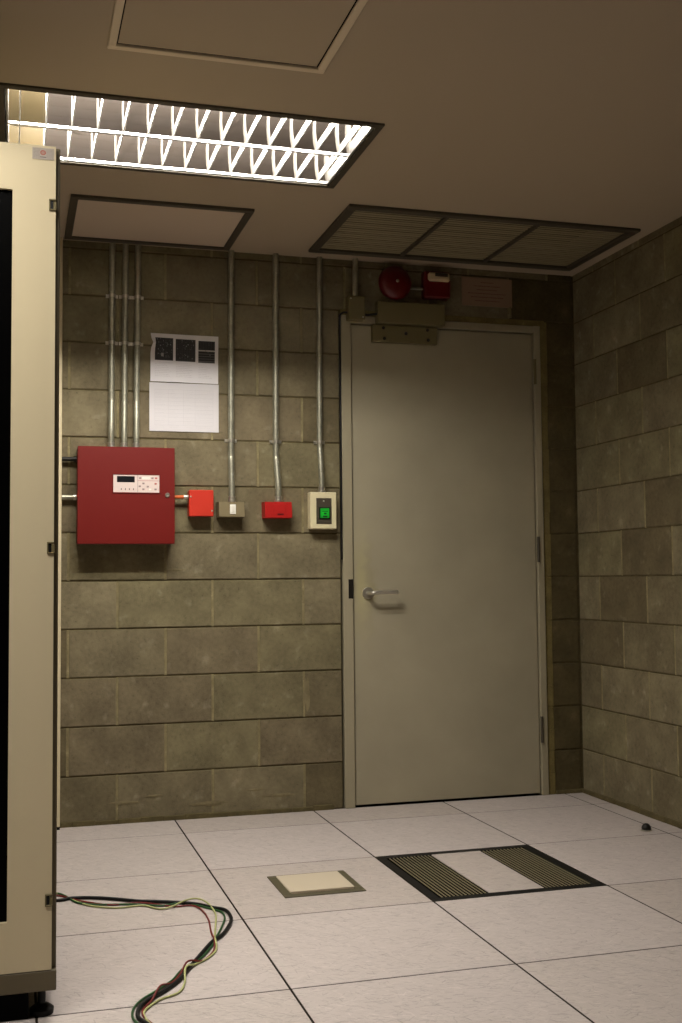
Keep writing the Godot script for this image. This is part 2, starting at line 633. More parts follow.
func build_room() -> void:
	# floor: black void between lift-out tiles
	var fl := put("floor", slab_with_holes(XL - 0.25, XR + 0.25, -0.25, ZF + 0.25, -0.25, -0.0295, []), M.gap)
	structure(fl, "raised computer room floor of speckled pale vinyl tiles", "floor")
	var gx := 0.7091
	var gz := 0.2647
	var g := 0.0027
	for i in range(-6, 5):
		for j in range(-1, 12):
			var x0 := maxf(gx + 0.6 * i + g, XL)
			var x1 := minf(gx + 0.6 * (i + 1) - g, XR)
			var z0 := maxf(gz + 0.6 * j + g, 0.0)
			var z1 := minf(gz + 0.6 * (j + 1) - g, ZF)
			if x1 - x0 < 0.02 or z1 - z0 < 0.02 or (i == 1 and j == 1):
				continue
			span("floor_tile", Vector3(x0, -0.03, z0), Vector3(x1, 0, z1), M.tile[rng.randi() % 3], fl, 0.0012)
	# black edging between the tiles
	for i in range(-5, 5):
		var lx := gx + 0.6 * i
		if lx < XR - 0.02 and lx > XL:
			span("edge_trim", Vector3(lx - 0.0029, -0.02, 0.0), Vector3(lx + 0.0029, -0.0006, ZF), M.trim_edge, fl, 0.0003)
	for j in range(0, 11):
		var lz := gz + 0.6 * j
		span("edge_trim", Vector3(XL, -0.02, lz - 0.0030), Vector3(XR, -0.0008, lz + 0.0030), M.trim_edge, fl, 0.0003)
	# back wall in three pieces round the doorway
	var st := begin()
	var back := -0.0035
	box(st, Vector3((XL - 0.25 + DOOR_L - 0.008) / 2, H / 2, back - 0.12), Vector3(DOOR_L - 0.008 - XL + 0.25, H + 0.4, 0.24), 0.0001)
	box(st, Vector3((DOOR_R + 0.004 + XR + 0.25) / 2, H / 2, back - 0.12), Vector3(XR + 0.25 - DOOR_R - 0.004, H + 0.4, 0.24), 0.0001)
	box(st, Vector3((DOOR_L + DOOR_R) / 2, (DOOR_T + H + 0.2) / 2, back - 0.12), Vector3(DOOR_R - DOOR_L + 0.02, H + 0.2 - DOOR_T, 0.24), 0.0001)
	var wb := put("wall_back", st.commit(), M.bed)
	structure(wb, "unpainted olive grey concrete block wall around the door", "wall")
	var mo := begin()
	for k in 13:
		var even := k % 2 == 0
		var js := []
		for n in range(-8, 8):
			js.append(0.2706 + 0.4 * n + (0.2 if even else 0.0))
		if k < 11:
			block_course(wb, false, XL + 0.0, 1.441, k, js, mo)
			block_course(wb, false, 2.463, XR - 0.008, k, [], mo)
		else:
			block_course(wb, false, XL + 0.0, XR - 0.008, k, js, mo)
	put("mortar", mo.commit(), M.mortar, Vector3.ZERO, wb)
	# smears of mortar left on the block faces
	for q in [[1.283, 0.505, 0.017, 0.09, 1], [1.135, 0.50, 0.012, 0.03, 2], [0.50, 0.085, 0.07, 0.010, 3], [0.86, 0.060, 0.10, 0.012, 4], [1.16, 0.075, 0.09, 0.009, 5], [0.62, 0.105, 0.04, 0.007, 6], [1.05, 0.105, 0.05, 0.006, 7], [0.72, 1.045, 0.05, 0.006, 8], [1.285, 1.29, 0.014, 0.07, 9]]:
		put("mortar_smear", smear_mesh(q[2], q[3], q[4]), M.smear, Vector3(q[0], q[1], 0.0008), wb)
	for x in [0.408, 0.563]:
		turned("wall_plug", Vector3(0, 0, 1), [Vector2(0.010, 0), Vector2(0.009, 0.0025), Vector2(0.005, 0.003), Vector2(0.004, 0.001), Vector2(0, 0.001)], M.smear, Vector3(x, 1.043, 0.0008), wb, false, 14)
	# mortar packed round the steel door frame
	st = begin()
	var r2 := RandomNumberGenerator.new()
	r2.seed = 4
	for k in 22:
		var ya := 0.1 * k
		box(st, Vector3(2.444 + r2.randf_range(-0.002, 0.002), ya + 0.05, -0.008), Vector3(0.038, 0.102, 0.02), 0.003)
	for k in 10:
		box(st, Vector3(DOOR_L + 0.05 + 0.1 * k, 2.1925 + r2.randf_range(-0.0015, 0.0015), -0.008), Vector3(0.102, 0.030, 0.02), 0.003)
	put("mortar", st.commit(), M.sealant, Vector3.ZERO, wb)
	# right wall
	var wr := put("wall_right", block_mesh(Vector3(0.24, H + 0.4, ZF + 0.5), 0.0001), M.bed, Vector3(XR + 0.0035 + 0.12, H / 2, ZF / 2))
	structure(wr, "shadowed concrete block wall on the right", "wall")
	mo = begin()
	for k in 13:
		var js := []
		for n in range(0, 18):
			js.append(-0.005 + 0.4 * n + (0.2 if k % 2 == 0 else 0.0))
		block_course(wr, true, 0.004, 3.6, k, js, mo)
	var mr := put("mortar", mo.commit(), M.mortar, Vector3.ZERO, wr)
	for c in wr.get_children():
		c.position -= wr.position
	span("plain_stretch", Vector3(XR, 0, 3.61) - wr.position, Vector3(XR + 0.03, H + 0.02, ZF) - wr.position, M.far_wall, wr)
	# walls the photograph does not show
	var wl := span("wall_left", Vector3(XL - 0.24, -0.2, -0.25), Vector3(XL, H + 0.2, ZF + 0.25), M.far_wall)
	structure(wl, "plain block wall behind the racks", "wall")
	var wf := span("wall_front", Vector3(XL, -0.2, ZF), Vector3(XR, H + 0.2, ZF + 0.24), M.far_wall)
	structure(wf, "plain block wall behind the photographer", "wall")
	# ceiling with holes for the light fittings and the return grille
	var holes := [Rect2(LIGHT_X + 0.02, LIGHT_Z + 0.02, 1.135, 0.56), Rect2(LIGHT2_X + 0.02, LIGHT2_Z + 0.02, 1.135, 0.56), Rect2(1.31, 0.145, 1.19, 0.57)]
	var ce := put("ceiling", slab_with_holes(XL - 0.24, XR + 0.24, -0.24, ZF + 0.24, H, H + 0.14, holes), M.ceiling)
	structure(ce, "plain plaster ceiling with lights and hatches let in", "ceiling")
	var cover := span("trim_1", Vector3(XL - 0.24, H + 0.14, -0.24), Vector3(XR + 0.24, H + 0.24, ZF + 0.24), M.void)
	structure(cover, "slab above the plaster ceiling", "ceiling")
	# beads of old sealant where the walls meet the floor
	st = begin()
	for k in 40:
		var xa := XL + 0.0925 * k
		if xa + 0.05 < 1.43:
			box(st, Vector3(xa + 0.046, 0.007, 0.002), Vector3(0.094, r2.randf_range(0.020, 0.032), r2.randf_range(0.008, 0.013)), 0.003)
	for k in 2:
		box(st, Vector3(2.50 + 0.07 * k, 0.006, 0.002), Vector3(0.07, 0.024, 0.01), 0.003)
	structure(put("trim_2", st.commit(), M.bead), "bead of old mortar along the foot of the back wall", "trim")
	st = begin()
	for k in 40:
		box(st, Vector3(XR - 0.002, 0.008, 0.05 + 0.1 * k), Vector3(r2.randf_range(0.010, 0.016), r2.randf_range(0.022, 0.034), 0.102), 0.003)
	structure(put("trim_3", st.commit(), M.bead), "bead of old mortar along the foot of the right wall", "trim")

# ---------------------------------------------------------------- door
func build_door() -> void:
	var d := base("door_1", Vector3(1.943, 0, 0))
	structure(d, "flush grey green steel door with lever handle in a steel frame", "door")
	var ox := -1.943
	var f := begin()
	box(f, Vector3(1.4735 + ox, DOOR_T / 2, -0.02), Vector3(0.045, DOOR_T, 0.06), 0.002)
	box(f, Vector3(2.409 + ox, DOOR_T / 2, -0.02), Vector3(0.032, DOOR_T, 0.06), 0.002)
	box(f, Vector3(1.943 + ox, 2.1615, -0.0205), Vector3(0.90, 0.033, 0.059), 0.002)
	# stops behind the leaf
	box(f, Vector3(1.503 + ox, 1.07, -0.085), Vector3(0.03, 2.14, 0.06), 0.001)
	box(f, Vector3(2.389 + ox, 1.07, -0.085), Vector3(0.03, 2.14, 0.06), 0.001)
	box(f, Vector3(1.943 + ox, 2.135, -0.085), Vector3(0.90, 0.03, 0.06), 0.001)
	put("door_frame", f.commit(), M.frame, Vector3.ZERO, d)
	var lf := begin()
	box(lf, Vector3(1.9445 + ox, 1.07425, -0.026), Vector3(0.888, 2.1305, 0.044), 0.002)
	var nz := Vector3(0, 0, 1)
	var c := [Vector3(1.5025 + ox, 0.011, -0.0038), Vector3(2.3865 + ox, 0.011, -0.0038), Vector3(2.3865 + ox, 2.1375, -0.0038), Vector3(1.5025 + ox, 2.1375, -0.0038)]
	tri(lf, c[0], c[1], c[2], nz, nz, nz, Vector2(0, 1), Vector2(1, 1), Vector2(1, 0))
	tri(lf, c[0], c[2], c[3], nz, nz, nz, Vector2(0, 1), Vector2(1, 0), Vector2(0, 0))
	put("door_leaf", lf.commit(), M.door, Vector3.ZERO, d)
	# strike plate let into the frame
	span("strike_plate", Vector3(1.474 + ox, 0.913, 0.004), Vector3(1.4955 + ox, 0.998, 0.0112), M.dark_steel, d)
	# lever handle
	var h := base("handle", Vector3(1.567 + ox, 0.936, -0.004), d)
	turned("rose", Vector3(0, 0, 1), [Vector2(0.0265, 0), Vector2(0.0265, 0.006), Vector2(0.024, 0.009), Vector2(0.0, 0.009)], M.steel, Vector3.ZERO, h)
	var st := begin()
	tube(st, curve([Vector3(0, 0, 0.005), Vector3(0, 0, 0.035), Vector3(0.006, 0.001, 0.05), Vector3(0.022, 0.003, 0.055), Vector3(0.06, 0.004, 0.055), Vector3(0.105, 0.004, 0.055), Vector3(0.119, 0.004, 0.051), Vector3(0.122, 0.004, 0.038)], 6), 0.0085, 14)
	put("lever", st.commit(), M.steel, Vector3.ZERO, h)
	for y in [1.96, 1.128, 0.30]:
		var hg := begin()
		tube(hg, PackedVector3Array([Vector3(0, -0.058, 0), Vector3(0, 0.058, 0)]), 0.0065, 12)
		for k in [-0.058, -0.02, 0.02, 0.058]:
			tube(hg, PackedVector3Array([Vector3(0, k - 0.001, 0), Vector3(0, k + 0.001, 0)]), 0.0072, 12)
		put("hinge", hg.commit(), M.bracket if y > 1.5 else M.dark_frame, Vector3(2.3945 + ox, y, 0.012), d)
	# plate of the magnetic lock, bolted to the top of the leaf
	var ap := span("armature_plate", Vector3(1.595 + ox, 2.063, -0.004), Vector3(1.904 + ox, 2.1405, 0.022), M.bracket, d, 0.0015)
	for p in [Vector2(1.646, 2.127), Vector2(1.857, 2.127), Vector2(1.753, 2.106), Vector2(1.65, 2.079), Vector2(1.86, 2.081)]:
		turned("bolt", Vector3(0, 0, 1), [Vector2(0.0075, 0), Vector2(0.0075, 0.003), Vector2(0.005, 0.005), Vector2(0.0, 0.005)], M.black, Vector3(p.x - 1.7495, p.y - 2.10175, 0.0125), ap, false, 12)
	span("magnetic_lock", Vector3(1.611, 2.1445, 0.0095), Vector3(1.932, 2.241, 0.052), M.bracket, self, 0.002)
	var ml := get_node("magnetic_lock")
	tag(ml, "olive metal magnetic lock housing fixed across the top of the door frame", "door lock")

# ---------------------------------------------------------------- ceiling things
func build_ceiling_things() -> void:
	# access hatch beside the back wall
	var a := base("access_hatch", Vector3(0.592, H, 0.320))
	tag(a, "pale square ceiling hatch with dark frame next to the back wall", "ceiling hatch", "")
	var st := begin()
	var hx := 0.346
	var hz := 0.272
	var w := 0.028
	for s in [-1, 1]:
		box(st, Vector3(0, -0.005, s * (hz - w / 2)), Vector3(2 * hx, 0.012, w), 0.001)
		box(st, Vector3(s * (hx - w / 2), -0.005, 0), Vector3(w, 0.012, 2 * (hz - w)), 0.001)
	put("hatch_frame", st.commit(), M.dark_frame, Vector3.ZERO, a)
	span("hatch_board", Vector3(-hx + w, -0.004, -hz + w), Vector3(hx - w, 0.004, hz - w), M.board, a)
	# big hatch nearer the camera
	var b := base("access_hatch", Vector3(0.582, H, 2.112))
	tag(b, "large ceiling hatch with pale raised frame at the top edge of the photo", "ceiling hatch", "")
	st = begin()
	hx = 0.300
	hz = 0.300
	w = 0.022
	for s in [-1, 1]:
		box(st, Vector3(0, -0.004, s * (hz - w / 2)), Vector3(2 * hx, 0.010, w), 0.002)
		box(st, Vector3(s * (hx - w / 2), -0.004, 0), Vector3(w, 0.010, 2 * (hz - w)), 0.002)
	put("hatch_frame", st.commit(), M.ceiling_trim, Vector3.ZERO, b)
	span("hatch_board", Vector3(-hx + w + 0.004, -0.002, -hz + w + 0.004), Vector3(hx - w - 0.004, 0.005, hz - w - 0.004), M.ceiling, b)
	var sg := begin()
	for s in [-1, 1]:
		box(sg, Vector3(0, -0.0005, s * (hz - w - 0.002)), Vector3(2 * (hx - w), 0.002, 0.004), 0.0001)
		box(sg, Vector3(s * (hx - w - 0.002), -0.0005, 0), Vector3(0.004, 0.002, 2 * (hz - w)), 0.0001)
	put("shadow_gap", sg.commit(), M.void, Vector3.ZERO, b)
	# return air grille over the door
	var g := base("air_grille", Vector3(1.903, H, 0.43))
	tag(g, "three section return air grille in the ceiling above the door", "air grille")
	hx = 0.628
	hz = 0.314
	w = 0.038
	st = begin()
	for s in [-1, 1]:
		box(st, Vector3(0, -0.006, s * (hz - w / 2)), Vector3(2 * hx, 0.014, w), 0.003)
		box(st, Vector3(s * (hx - w / 2), -0.006, 0), Vector3(w, 0.014, 2 * (hz - w)), 0.003)
	put("grille_frame", st.commit(), M.dark_frame, Vector3.ZERO, g)
	for x in [1.692, 2.0865]:
		span("divider", Vector3(x - 1.903 - 0.008, -0.012, -hz + w), Vector3(x - 1.903 + 0.008, 0.012, hz - w), M.dark_frame, g)
	var cuts := [-hx + w, 1.692 - 1.903, 2.0865 - 1.903, hx - w]
	for s in 3:
		var xa: float = cuts[s] + (0.0 if s == 0 else 0.008)
		var xb: float = cuts[s + 1] - (0.0 if s == 2 else 0.008)
		var fm := block_mesh(Vector3(xb - xa, 0.0022, 0.0095), 0.0005)
		for k in 22:
			var zz := lerpf(-hz + w + 0.008, hz - w - 0.008, k / 21.0)
			put("fin", fm, M.fin, Vector3((xa + xb) / 2, 0.0, zz), g, Vector3(-0.40 + 0.22 * sin(k * 2.3 + s), 0, 0.0012 * sin(k * 5.1 + s * 2.0)))
	span("plenum_back", Vector3(-0.59, 0.10, -0.283), Vector3(0.59, 0.135, 0.283), M.void, g)

# ---------------------------------------------------------------- rack
func build_rack() -> void:
	var r := base("equipment_rack", Vector3(-0.149, 0, 1.64))
	tag(r, "tall cream equipment rack with black glass door at the left edge", "server rack")
	var zf := 0.45         # face of the door
	var x1 := 0.301
	var x0 := -0.301
	var st := begin()
	for s in [x0 + 0.015, x1 - 0.015]:
		for z in [zf - 0.038, -0.435]:
			box(st, Vector3(s, 1.05, z), Vector3(0.03, 1.97, 0.04), 0.002)
	box(st, Vector3(0, 2.033, 0.0), Vector3(0.602, 0.014, 0.86), 0.002)
	box(st, Vector3(0, 0.088, zf - 0.215), Vector3(0.602, 0.046, 0.43), 0.002)
	box(st, Vector3(0, 0.088, -0.22), Vector3(0.602, 0.046, 0.44), 0.002)
	put("rack_frame", st.commit(), M.rack_frame, Vector3.ZERO, r)
	for s in [-1, 1]:
		span("side_panel", Vector3(s * 0.297 - 0.003, 0.115, -0.41), Vector3(s * 0.297 + 0.003, 2.02, zf - 0.06), M.cream, r)
	span("back_panel", Vector3(x0 + 0.03, 0.115, -0.44), Vector3(x1 - 0.03, 2.02, -0.43), M.cream, r)
	# door: cream steel round a black window
	var wx0 := -0.191
	var wx1 := 0.191
	var wy0 := 0.226
	var wy1 := 1.925
	var dx0 := -0.29
	var dx1 := 0.29
	var dy0 := 0.1125
	var dy1 := 2.0365
	st = begin()
	box(st, Vector3((dx0 + wx0) / 2, (dy0 + dy1) / 2, zf - 0.009), Vector3(wx0 - dx0, dy1 - dy0, 0.018), 0.00002)
	box(st, Vector3((dx1 + wx1) / 2, (dy0 + dy1) / 2, zf - 0.009), Vector3(dx1 - wx1, dy1 - dy0, 0.018), 0.00002)
	box(st, Vector3(0, (dy0 + wy0) / 2, zf - 0.009), Vector3(wx1 - wx0, wy0 - dy0, 0.018), 0.00002)
	box(st, Vector3(0, (dy1 + wy1) / 2, zf - 0.009), Vector3(wx1 - wx0, dy1 - wy1, 0.018), 0.00002)
	var dr := put("rack_door", st.commit(), M.cream, Vector3.ZERO, r)
	span("door_window", Vector3(wx0, wy0, zf - 0.016), Vector3(wx1, wy1, zf - 0.010), M.glass_black, dr)
	for y in [1.894, 1.078, 0.269]:
		st = begin()
		box(st, Vector3(0.0, 0.012, 0.0015), Vector3(0.016, 0.004, 0.005), 0.001)
		box(st, Vector3(0.0, -0.012, 0.0015), Vector3(0.016, 0.004, 0.005), 0.001)
		box(st, Vector3(-0.0065, 0, 0.0015), Vector3(0.003, 0.025, 0.005), 0.0008)
		box(st, Vector3(0.006, -0.002, 0.001), Vector3(0.007, 0.020, 0.004), 0.001)
		var lt := put("latch", st.commit(), M.bracket, Vector3(0.2825, y, zf), dr)
		lt.set_meta("label", "small metal latch at the door edge")
		# the slot of the latch
		put("slot", block_mesh(Vector3(0.0075, 0.020, 0.002), 0.0003), M.black, Vector3(-0.0015, 0, 0.0004), lt)
	var sk := begin()
	var q := [Vector3(-0.025, -0.0138, 0), Vector3(0.025, -0.0138, 0), Vector3(0.025, 0.0138, 0), Vector3(-0.025, 0.0138, 0)]
	var u := [Vector2(0, 1), Vector2(1, 1), Vector2(1, 0), Vector2(0, 0)]
	var nz := Vector3(0, 0, 1)
	tri(sk, q[0], q[1], q[2], nz, nz, nz, u[0], u[1], u[2])
	tri(sk, q[0], q[2], q[3], nz, nz, nz, u[0], u[2], u[3])
	box(sk, Vector3(0, 0, -0.0006), Vector3(0.05, 0.0276, 0.0008), 0.0001)
	put("sticker", sk.commit(), printed(sticker_image()), Vector3(0.2605, 2.0165, zf + 0.0012), dr).set_meta("label", "grey asset sticker with a red round stamp")
	for p in [Vector2(0.270, 0.40), Vector2(-0.270, 0.40), Vector2(0.262, -0.40), Vector2(-0.262, -0.40)]:
		st = begin()
		lathe(st, Vector3.ZERO, Vector3.UP, [Vector2(0, 0), Vector2(0.027, 0), Vector2(0.028, 0.012), Vector2(0.018, 0.020), Vector2(0.009, 0.024), Vector2(0.009, 0.066)], 18)
		put("foot", st.commit(), M.black, Vector3(p.x, 0, p.y), r)
	span("base_box", Vector3(-0.245, 0.002, -0.38), Vector3(0.240, 0.066, 0.432), M.glass_black, r)
	# cream cable duct on the back wall, half hidden by the rack
	var c := base("cable_duct", Vector3(0.190, 0, 0))
	tag(c, "narrow cream vertical cable duct on the block wall, just right of the rack", "cable duct")
	span("duct_body", Vector3(-0.05, 0.012, 0.0013), Vector3(0.05, H - 0.001, 0.045), M.cream, c, 0.002)
	span("duct_lid", Vector3(-0.046, 0.014, 0.045), Vector3(0.046, H - 0.02, 0.049), M.cream, c)
	span("end_cap", Vector3(-0.05, 0, 0.0135), Vector3(0.05, 0.012, 0.044), M.black, c)

# ---------------------------------------------------------------- wall things
func saddle(parent: Node, at: Vector3, r: float) -> void:
	var st := begin()
	var pts := PackedVector3Array()
	for k in 9:
		var a := PI * k / 8.0
		pts.append(Vector3(cos(a) * (r + 0.0012), 0, at.z + sin(a) * (r + 0.0012)))
	for k in 8:
		var m := (pts[k] + pts[k + 1]) / 2
		var d := pts[k + 1] - pts[k]
		box(st, m, Vector3(d.length() + 0.0006, 0.014, 0.0016), 0.0003, Basis(Vector3.UP, -atan2(d.z, d.x)))
	for s in [-1, 1]:
		box(st, Vector3(s * (r + 0.007), 0, 0.003), Vector3(0.012, 0.014, 0.004), 0.0005)
		box(st, Vector3(s * r, 0, at.z / 2), Vector3(0.002, 0.014, at.z), 0.0003)
		lathe(st, Vector3(s * (r + 0.007), 0, 0.005), Vector3(0, 0, 1), [Vector2(0.004, 0), Vector2(0.003, 0.002), Vector2(0, 0.002)], 10)
	put("saddle_clip", st.commit(), M.steel, Vector3(at.x, at.y, 0), parent)

func conduit(x: float, y_end: float, z_end: float, r: float, clips: Array, label: String, group: String, kink := 0.0, x_top := 0.0) -> void:
	var o := base("conduit", Vector3(x, y_end, 0))
	tag(o, label, "conduit", group)
	var z0 := r + 0.003
	var st := begin()
	var top := H - y_end
	var pts: Array
	if absf(z_end - z0) > 0.004 or kink != 0.0:
		pts = [Vector3(0, 0, z_end), Vector3(0, 0.05, z_end), Vector3(-kink * 0.15, 0.09, lerpf(z_end, z0, 0.15)), Vector3(-kink * 0.85, 0.19, lerpf(z_end, z0, 0.85)), Vector3(-kink, 0.23, z0), Vector3(-kink + x_top * 0.3, top * 0.5, z0), Vector3(-kink + x_top, top, z0)]
	else:
		pts = [Vector3(0, 0, z0), Vector3(x_top * 0.5, top * 0.5, z0), Vector3(x_top, top, z0)]
	var path := curve(pts, 4)
	tube(st, path, r, 16)
	put("pipe", st.commit(), M.galv, Vector3.ZERO, o)
	turned("coupling", Vector3.UP, [Vector2(0.0, 0), Vector2(r + 0.0045, 0), Vector2(r + 0.0045, 0.012), Vector2(r + 0.0025, 0.013), Vector2(r + 0.0025, 0.028), Vector2(r, 0.029)], M.steel, Vector3(0, 0, z_end if pts.size() > 3 else z0), o, false, 16)
	for y in clips:
		var t: float = (y - y_end) / top
		saddle(o, Vector3(-kink + x_top * t, y - y_end, z0), r)

func build_wall_things() -> void:
	# fire alarm panel
	var p := base("fire_panel", Vector3(0.4975, 1.151, 0))
	tag(p, "large square red fire alarm control panel with small display window", "alarm panel")
	span("cabinet_body", Vector3(-0.1955, 0.002, 0.0013), Vector3(0.1955, 0.398, 0.098), M.red, p, 0.002)
	var dr := span("cabinet_door", Vector3(-0.1975, 0, 0.0985), Vector3(0.1975, 0.4, 0.11), M.red, p, 0.002)
	var dc := Vector3(0, 0.2, 0.10425)
	var face := span("display_panel", Vector3(-0.0545, 0.212, 0.1090) - dc, Vector3(0.1335, 0.286, 0.1112) - dc, M.panel_face, dr, 0.0005)
	var st := begin()
	box(st, Vector3(0.0395, 0.287, 0.1115) - dc, Vector3(0.196, 0.004, 0.004), 0.001)
	for s in [-0.0565, 0.1355]:
		box(st, Vector3(s, 0.249, 0.1115) - dc, Vector3(0.004, 0.080, 0.004), 0.001)
	box(st, Vector3(0.0395, 0.2105, 0.1115) - dc, Vector3(0.196, 0.004, 0.004), 0.001)
	put("window_rim", st.commit(), M.red, Vector3.ZERO, dr)
	span("display_screen", Vector3(-0.0395, 0.254, 0.1105) - dc, Vector3(0.0325, 0.279, 0.1118) - dc, M.lcd, dr, 0.0003)
	span("divider", Vector3(0.0440, 0.213, 0.1108) - dc, Vector3(0.0456, 0.285, 0.1115) - dc, M.key_grey, dr, 0.0002)
	span("divider", Vector3(0.0456, 0.2605, 0.1108) - dc, Vector3(0.1325, 0.2620, 0.1115) - dc, M.key_pink, dr, 0.0002)
	for k in 4:
		span("led", Vector3(-0.0235 + k * 0.0165, 0.222, 0.1108) - dc, Vector3(-0.0205 + k * 0.0165, 0.229, 0.1120) - dc, M.lcd, dr, 0.0003)
	for k in [[0.068, 0.250, 0], [0.118, 0.249, 1], [0.053, 0.238, 0], [0.086, 0.237, 0], [0.068, 0.226, 0], [0.095, 0.225, 2], [0.118, 0.226, 0], [0.055, 0.272, 0], [0.105, 0.272, 0], [0.120, 0.272, 1]]:
		span("key", Vector3(k[0] - 0.0045, k[1] - 0.0035, 0.1108) - dc, Vector3(k[0] + 0.0045, k[1] + 0.0035, 0.1122) - dc, [M.key_grey, M.key_pink, M.label_white][k[2]], dr, 0.0004)
	span("label_strip", Vector3(0.062, 0.267, 0.1108) - dc, Vector3(0.096, 0.277, 0.1114) - dc, M.label_white, dr, 0.0002)
	turned("lock", Vector3(0, 0, 1), [Vector2(0.0095, 0), Vector2(0.0095, 0.004), Vector2(0.0075, 0.006), Vector2(0.0045, 0.006), Vector2(0.004, 0.0045), Vector2(0.0, 0.0045)], M.steel, Vector3(0.1665, 0.203, 0.1105) - dc, dr, false, 20)
	# conduits down to the panel
	var tri_g := "three steel conduits above the fire panel"
	var tl := ["leftmost of the three steel conduits rising from the red fire panel", "middle of the three steel conduits rising from the red fire panel", "rightmost of the three steel conduits rising from the red fire panel"]
	for k in 3:
		conduit([0.4405, 0.4940, 0.5445][k], 1.5495, 0.03, 0.0125, [2.202, 2.002], tl[k], tri_g, [-0.002, -0.002, -0.002][k], [0.003, 0.005, 0.007][k])
	# conduits going left from the panel into the duct
	for k in 2:
		var y: float = [1.505, 1.3475][k]
		var o := base("conduit", Vector3(0.240, y, 0.024))
		tag(o, ["dark upper horizontal conduit between cable duct and red fire panel", "grey lower horizontal conduit between cable duct and red fire panel"][k], "conduit")
		st = begin()
		tube(st, PackedVector3Array([Vector3(0.001, 0, 0), Vector3(0.061, 0, 0)]), 0.0095, 14)
		put("pipe", st.commit(), M.dark_steel if k == 0 else M.galv, Vector3.ZERO, o)
		turned("coupling", Vector3(1, 0, 0), [Vector2(0.013, 0.048), Vector2(0.013, 0.0605), Vector2(0.009, 0.061)], M.dark_steel if k == 0 else M.steel, Vector3.ZERO, o, false, 14)
	# orange conduit to the red box
	var oc := base("conduit", Vector3(0.694, 1.352, 0.035))
	tag(oc, "short orange conduit between red fire panel and small red box", "conduit")
	st = begin()
	tube(st, PackedVector3Array([Vector3(0.0, 0, 0), Vector3(0.068, 0, 0)]), 0.0075, 14)
	put("pipe", st.commit(), M.orange, Vector3.ZERO, oc)
	turned("coupling", Vector3(1, 0, 0), [Vector2(0.0105, 0.048), Vector2(0.0105, 0.0675), Vector2(0.0, 0.068)], M.steel, Vector3.ZERO, oc, false, 14)
	# small square red box
	var b1 := base("junction_box", Vector3(0.8145, 1.269, 0))
	tag(b1, "square orange red junction box to the right of the fire panel", "junction box")
	span("box_body", Vector3(-0.051, 0.001, 0.0013), Vector3(0.051, 0.111, 0.052), M.red_bright, b1, 0.002)
	span("box_lid", Vector3(-0.052, 0, 0.0525), Vector3(0.052, 0.112, 0.06), M.red_bright, b1, 0.003)
	for s in [Vector2(-0.045, 0.083), Vector2(0.045, 0.024)]:
		turned("screw", Vector3(0, 0, 1), [Vector2(0.0042, 0), Vector2(0.0035, 0.002), Vector2(0, 0.0025)], M.steel, Vector3(s.x, s.y, 0.0598), b1, true, 12)
	# grey isolator with white label
	var b2 := base("isolator_box", Vector3(0.945, 1.267, 0))
	tag(b2, "olive grey box with small white label under a conduit", "switch box")
	wedge_box(b2, 0.058, 0.066, M.grey_box)
	span("switch", Vector3(-0.009, 0.013, 0.0601), Vector3(0.0165, 0.054, 0.0625), M.label_white, b2, 0.0006)
	span("rocker", Vector3(-0.002, 0.022, 0.0620), Vector3(0.0095, 0.045, 0.0660), M.white, b2, 0.0006)
	# red call box
	var b3 := base("alarm_box", Vector3(1.149, 1.264, 0))
	tag(b3, "small low red box under a conduit, left of the green button", "alarm box")
	wedge_box(b3, 0.063, 0.071, M.red_mid)
	span("key_slot", Vector3(-0.006, 0.013, 0.0598), Vector3(0.022, 0.020, 0.0622), M.crimson, b3, 0.001)
	span("cover_plate", Vector3(-0.024, 0.026, 0.0595), Vector3(0.030, 0.060, 0.0612), M.red_mid, b3, 0.001)
	# conduits to these boxes
	conduit(0.950, 1.330, 0.03, 0.0135, [1.6], "steel conduit dropping to the olive grey box with white label", "", 0.0, 0.004)
	conduit(1.154, 1.332, 0.034, 0.0135, [1.6], "steel conduit dropping to the low red box", "", 0.006, 0.004)
	conduit(1.350, 1.376, 0.03, 0.0125, [1.602], "steel conduit dropping to the green exit button", "", 0.004, 0.006)
	# exit button
	var ex := base("exit_button", Vector3(1.3515, 1.218, 0))
	tag(ex, "cream box with lit green push button beside the door frame", "push button")
	span("box_body", Vector3(-0.0595, 0, 0.0013), Vector3(0.0595, 0.161, 0.05), M.exit_box, ex, 0.003)
	span("plate", Vector3(-0.0325, 0.022, 0.0498), Vector3(0.0365, 0.135, 0.0518), M.plate, ex, 0.0005)
	span("button_collar", Vector3(-0.021, 0.043, 0.0515), Vector3(0.029, 0.0945, 0.0555), M.black, ex, 0.001)
	var bt := span("button_light", Vector3(-0.0165, 0.0475, 0.0545), Vector3(0.0245, 0.0905, 0.0600), M.green, ex, 0.002)
	var bc := Vector3(0.004, 0.069, 0.05725)
	var sy := begin()
	box(sy, bc + Vector3(0.000, 0.008, 0.0029) - bc, Vector3(0.026, 0.0035, 0.0008), 0.0002)
	box(sy, bc + Vector3(0.001, -0.002, 0.0029) - bc, Vector3(0.012, 0.008, 0.0008), 0.0002)
	box(sy, bc + Vector3(0.001, -0.0145, 0.0029) - bc, Vector3(0.020, 0.007, 0.0008), 0.0002)
	put("symbol", sy.commit(), M.green_dark, Vector3.ZERO, bt)
	turned("screw", Vector3(0, 0, 1), [Vector2(0.0042, 0), Vector2(0.0035, 0.002), Vector2(0, 0.0025)], M.steel, Vector3(0.001, 0.122, 0.0516), ex, true, 12)
	var gl := OmniLight3D.new()
	gl.name = "button_glow"
	ex.add_child(gl)
	gl.position = Vector3(0.004, 0.069, 0.075)
	gl.light_color = Color(0.1, 1.0, 0.25)
	gl.light_energy = 0.0004
	gl.light_size = 0.01
	gl.omni_range = 8.0
	gl.omni_attenuation = 2.0
	gl.shadow_enabled = true
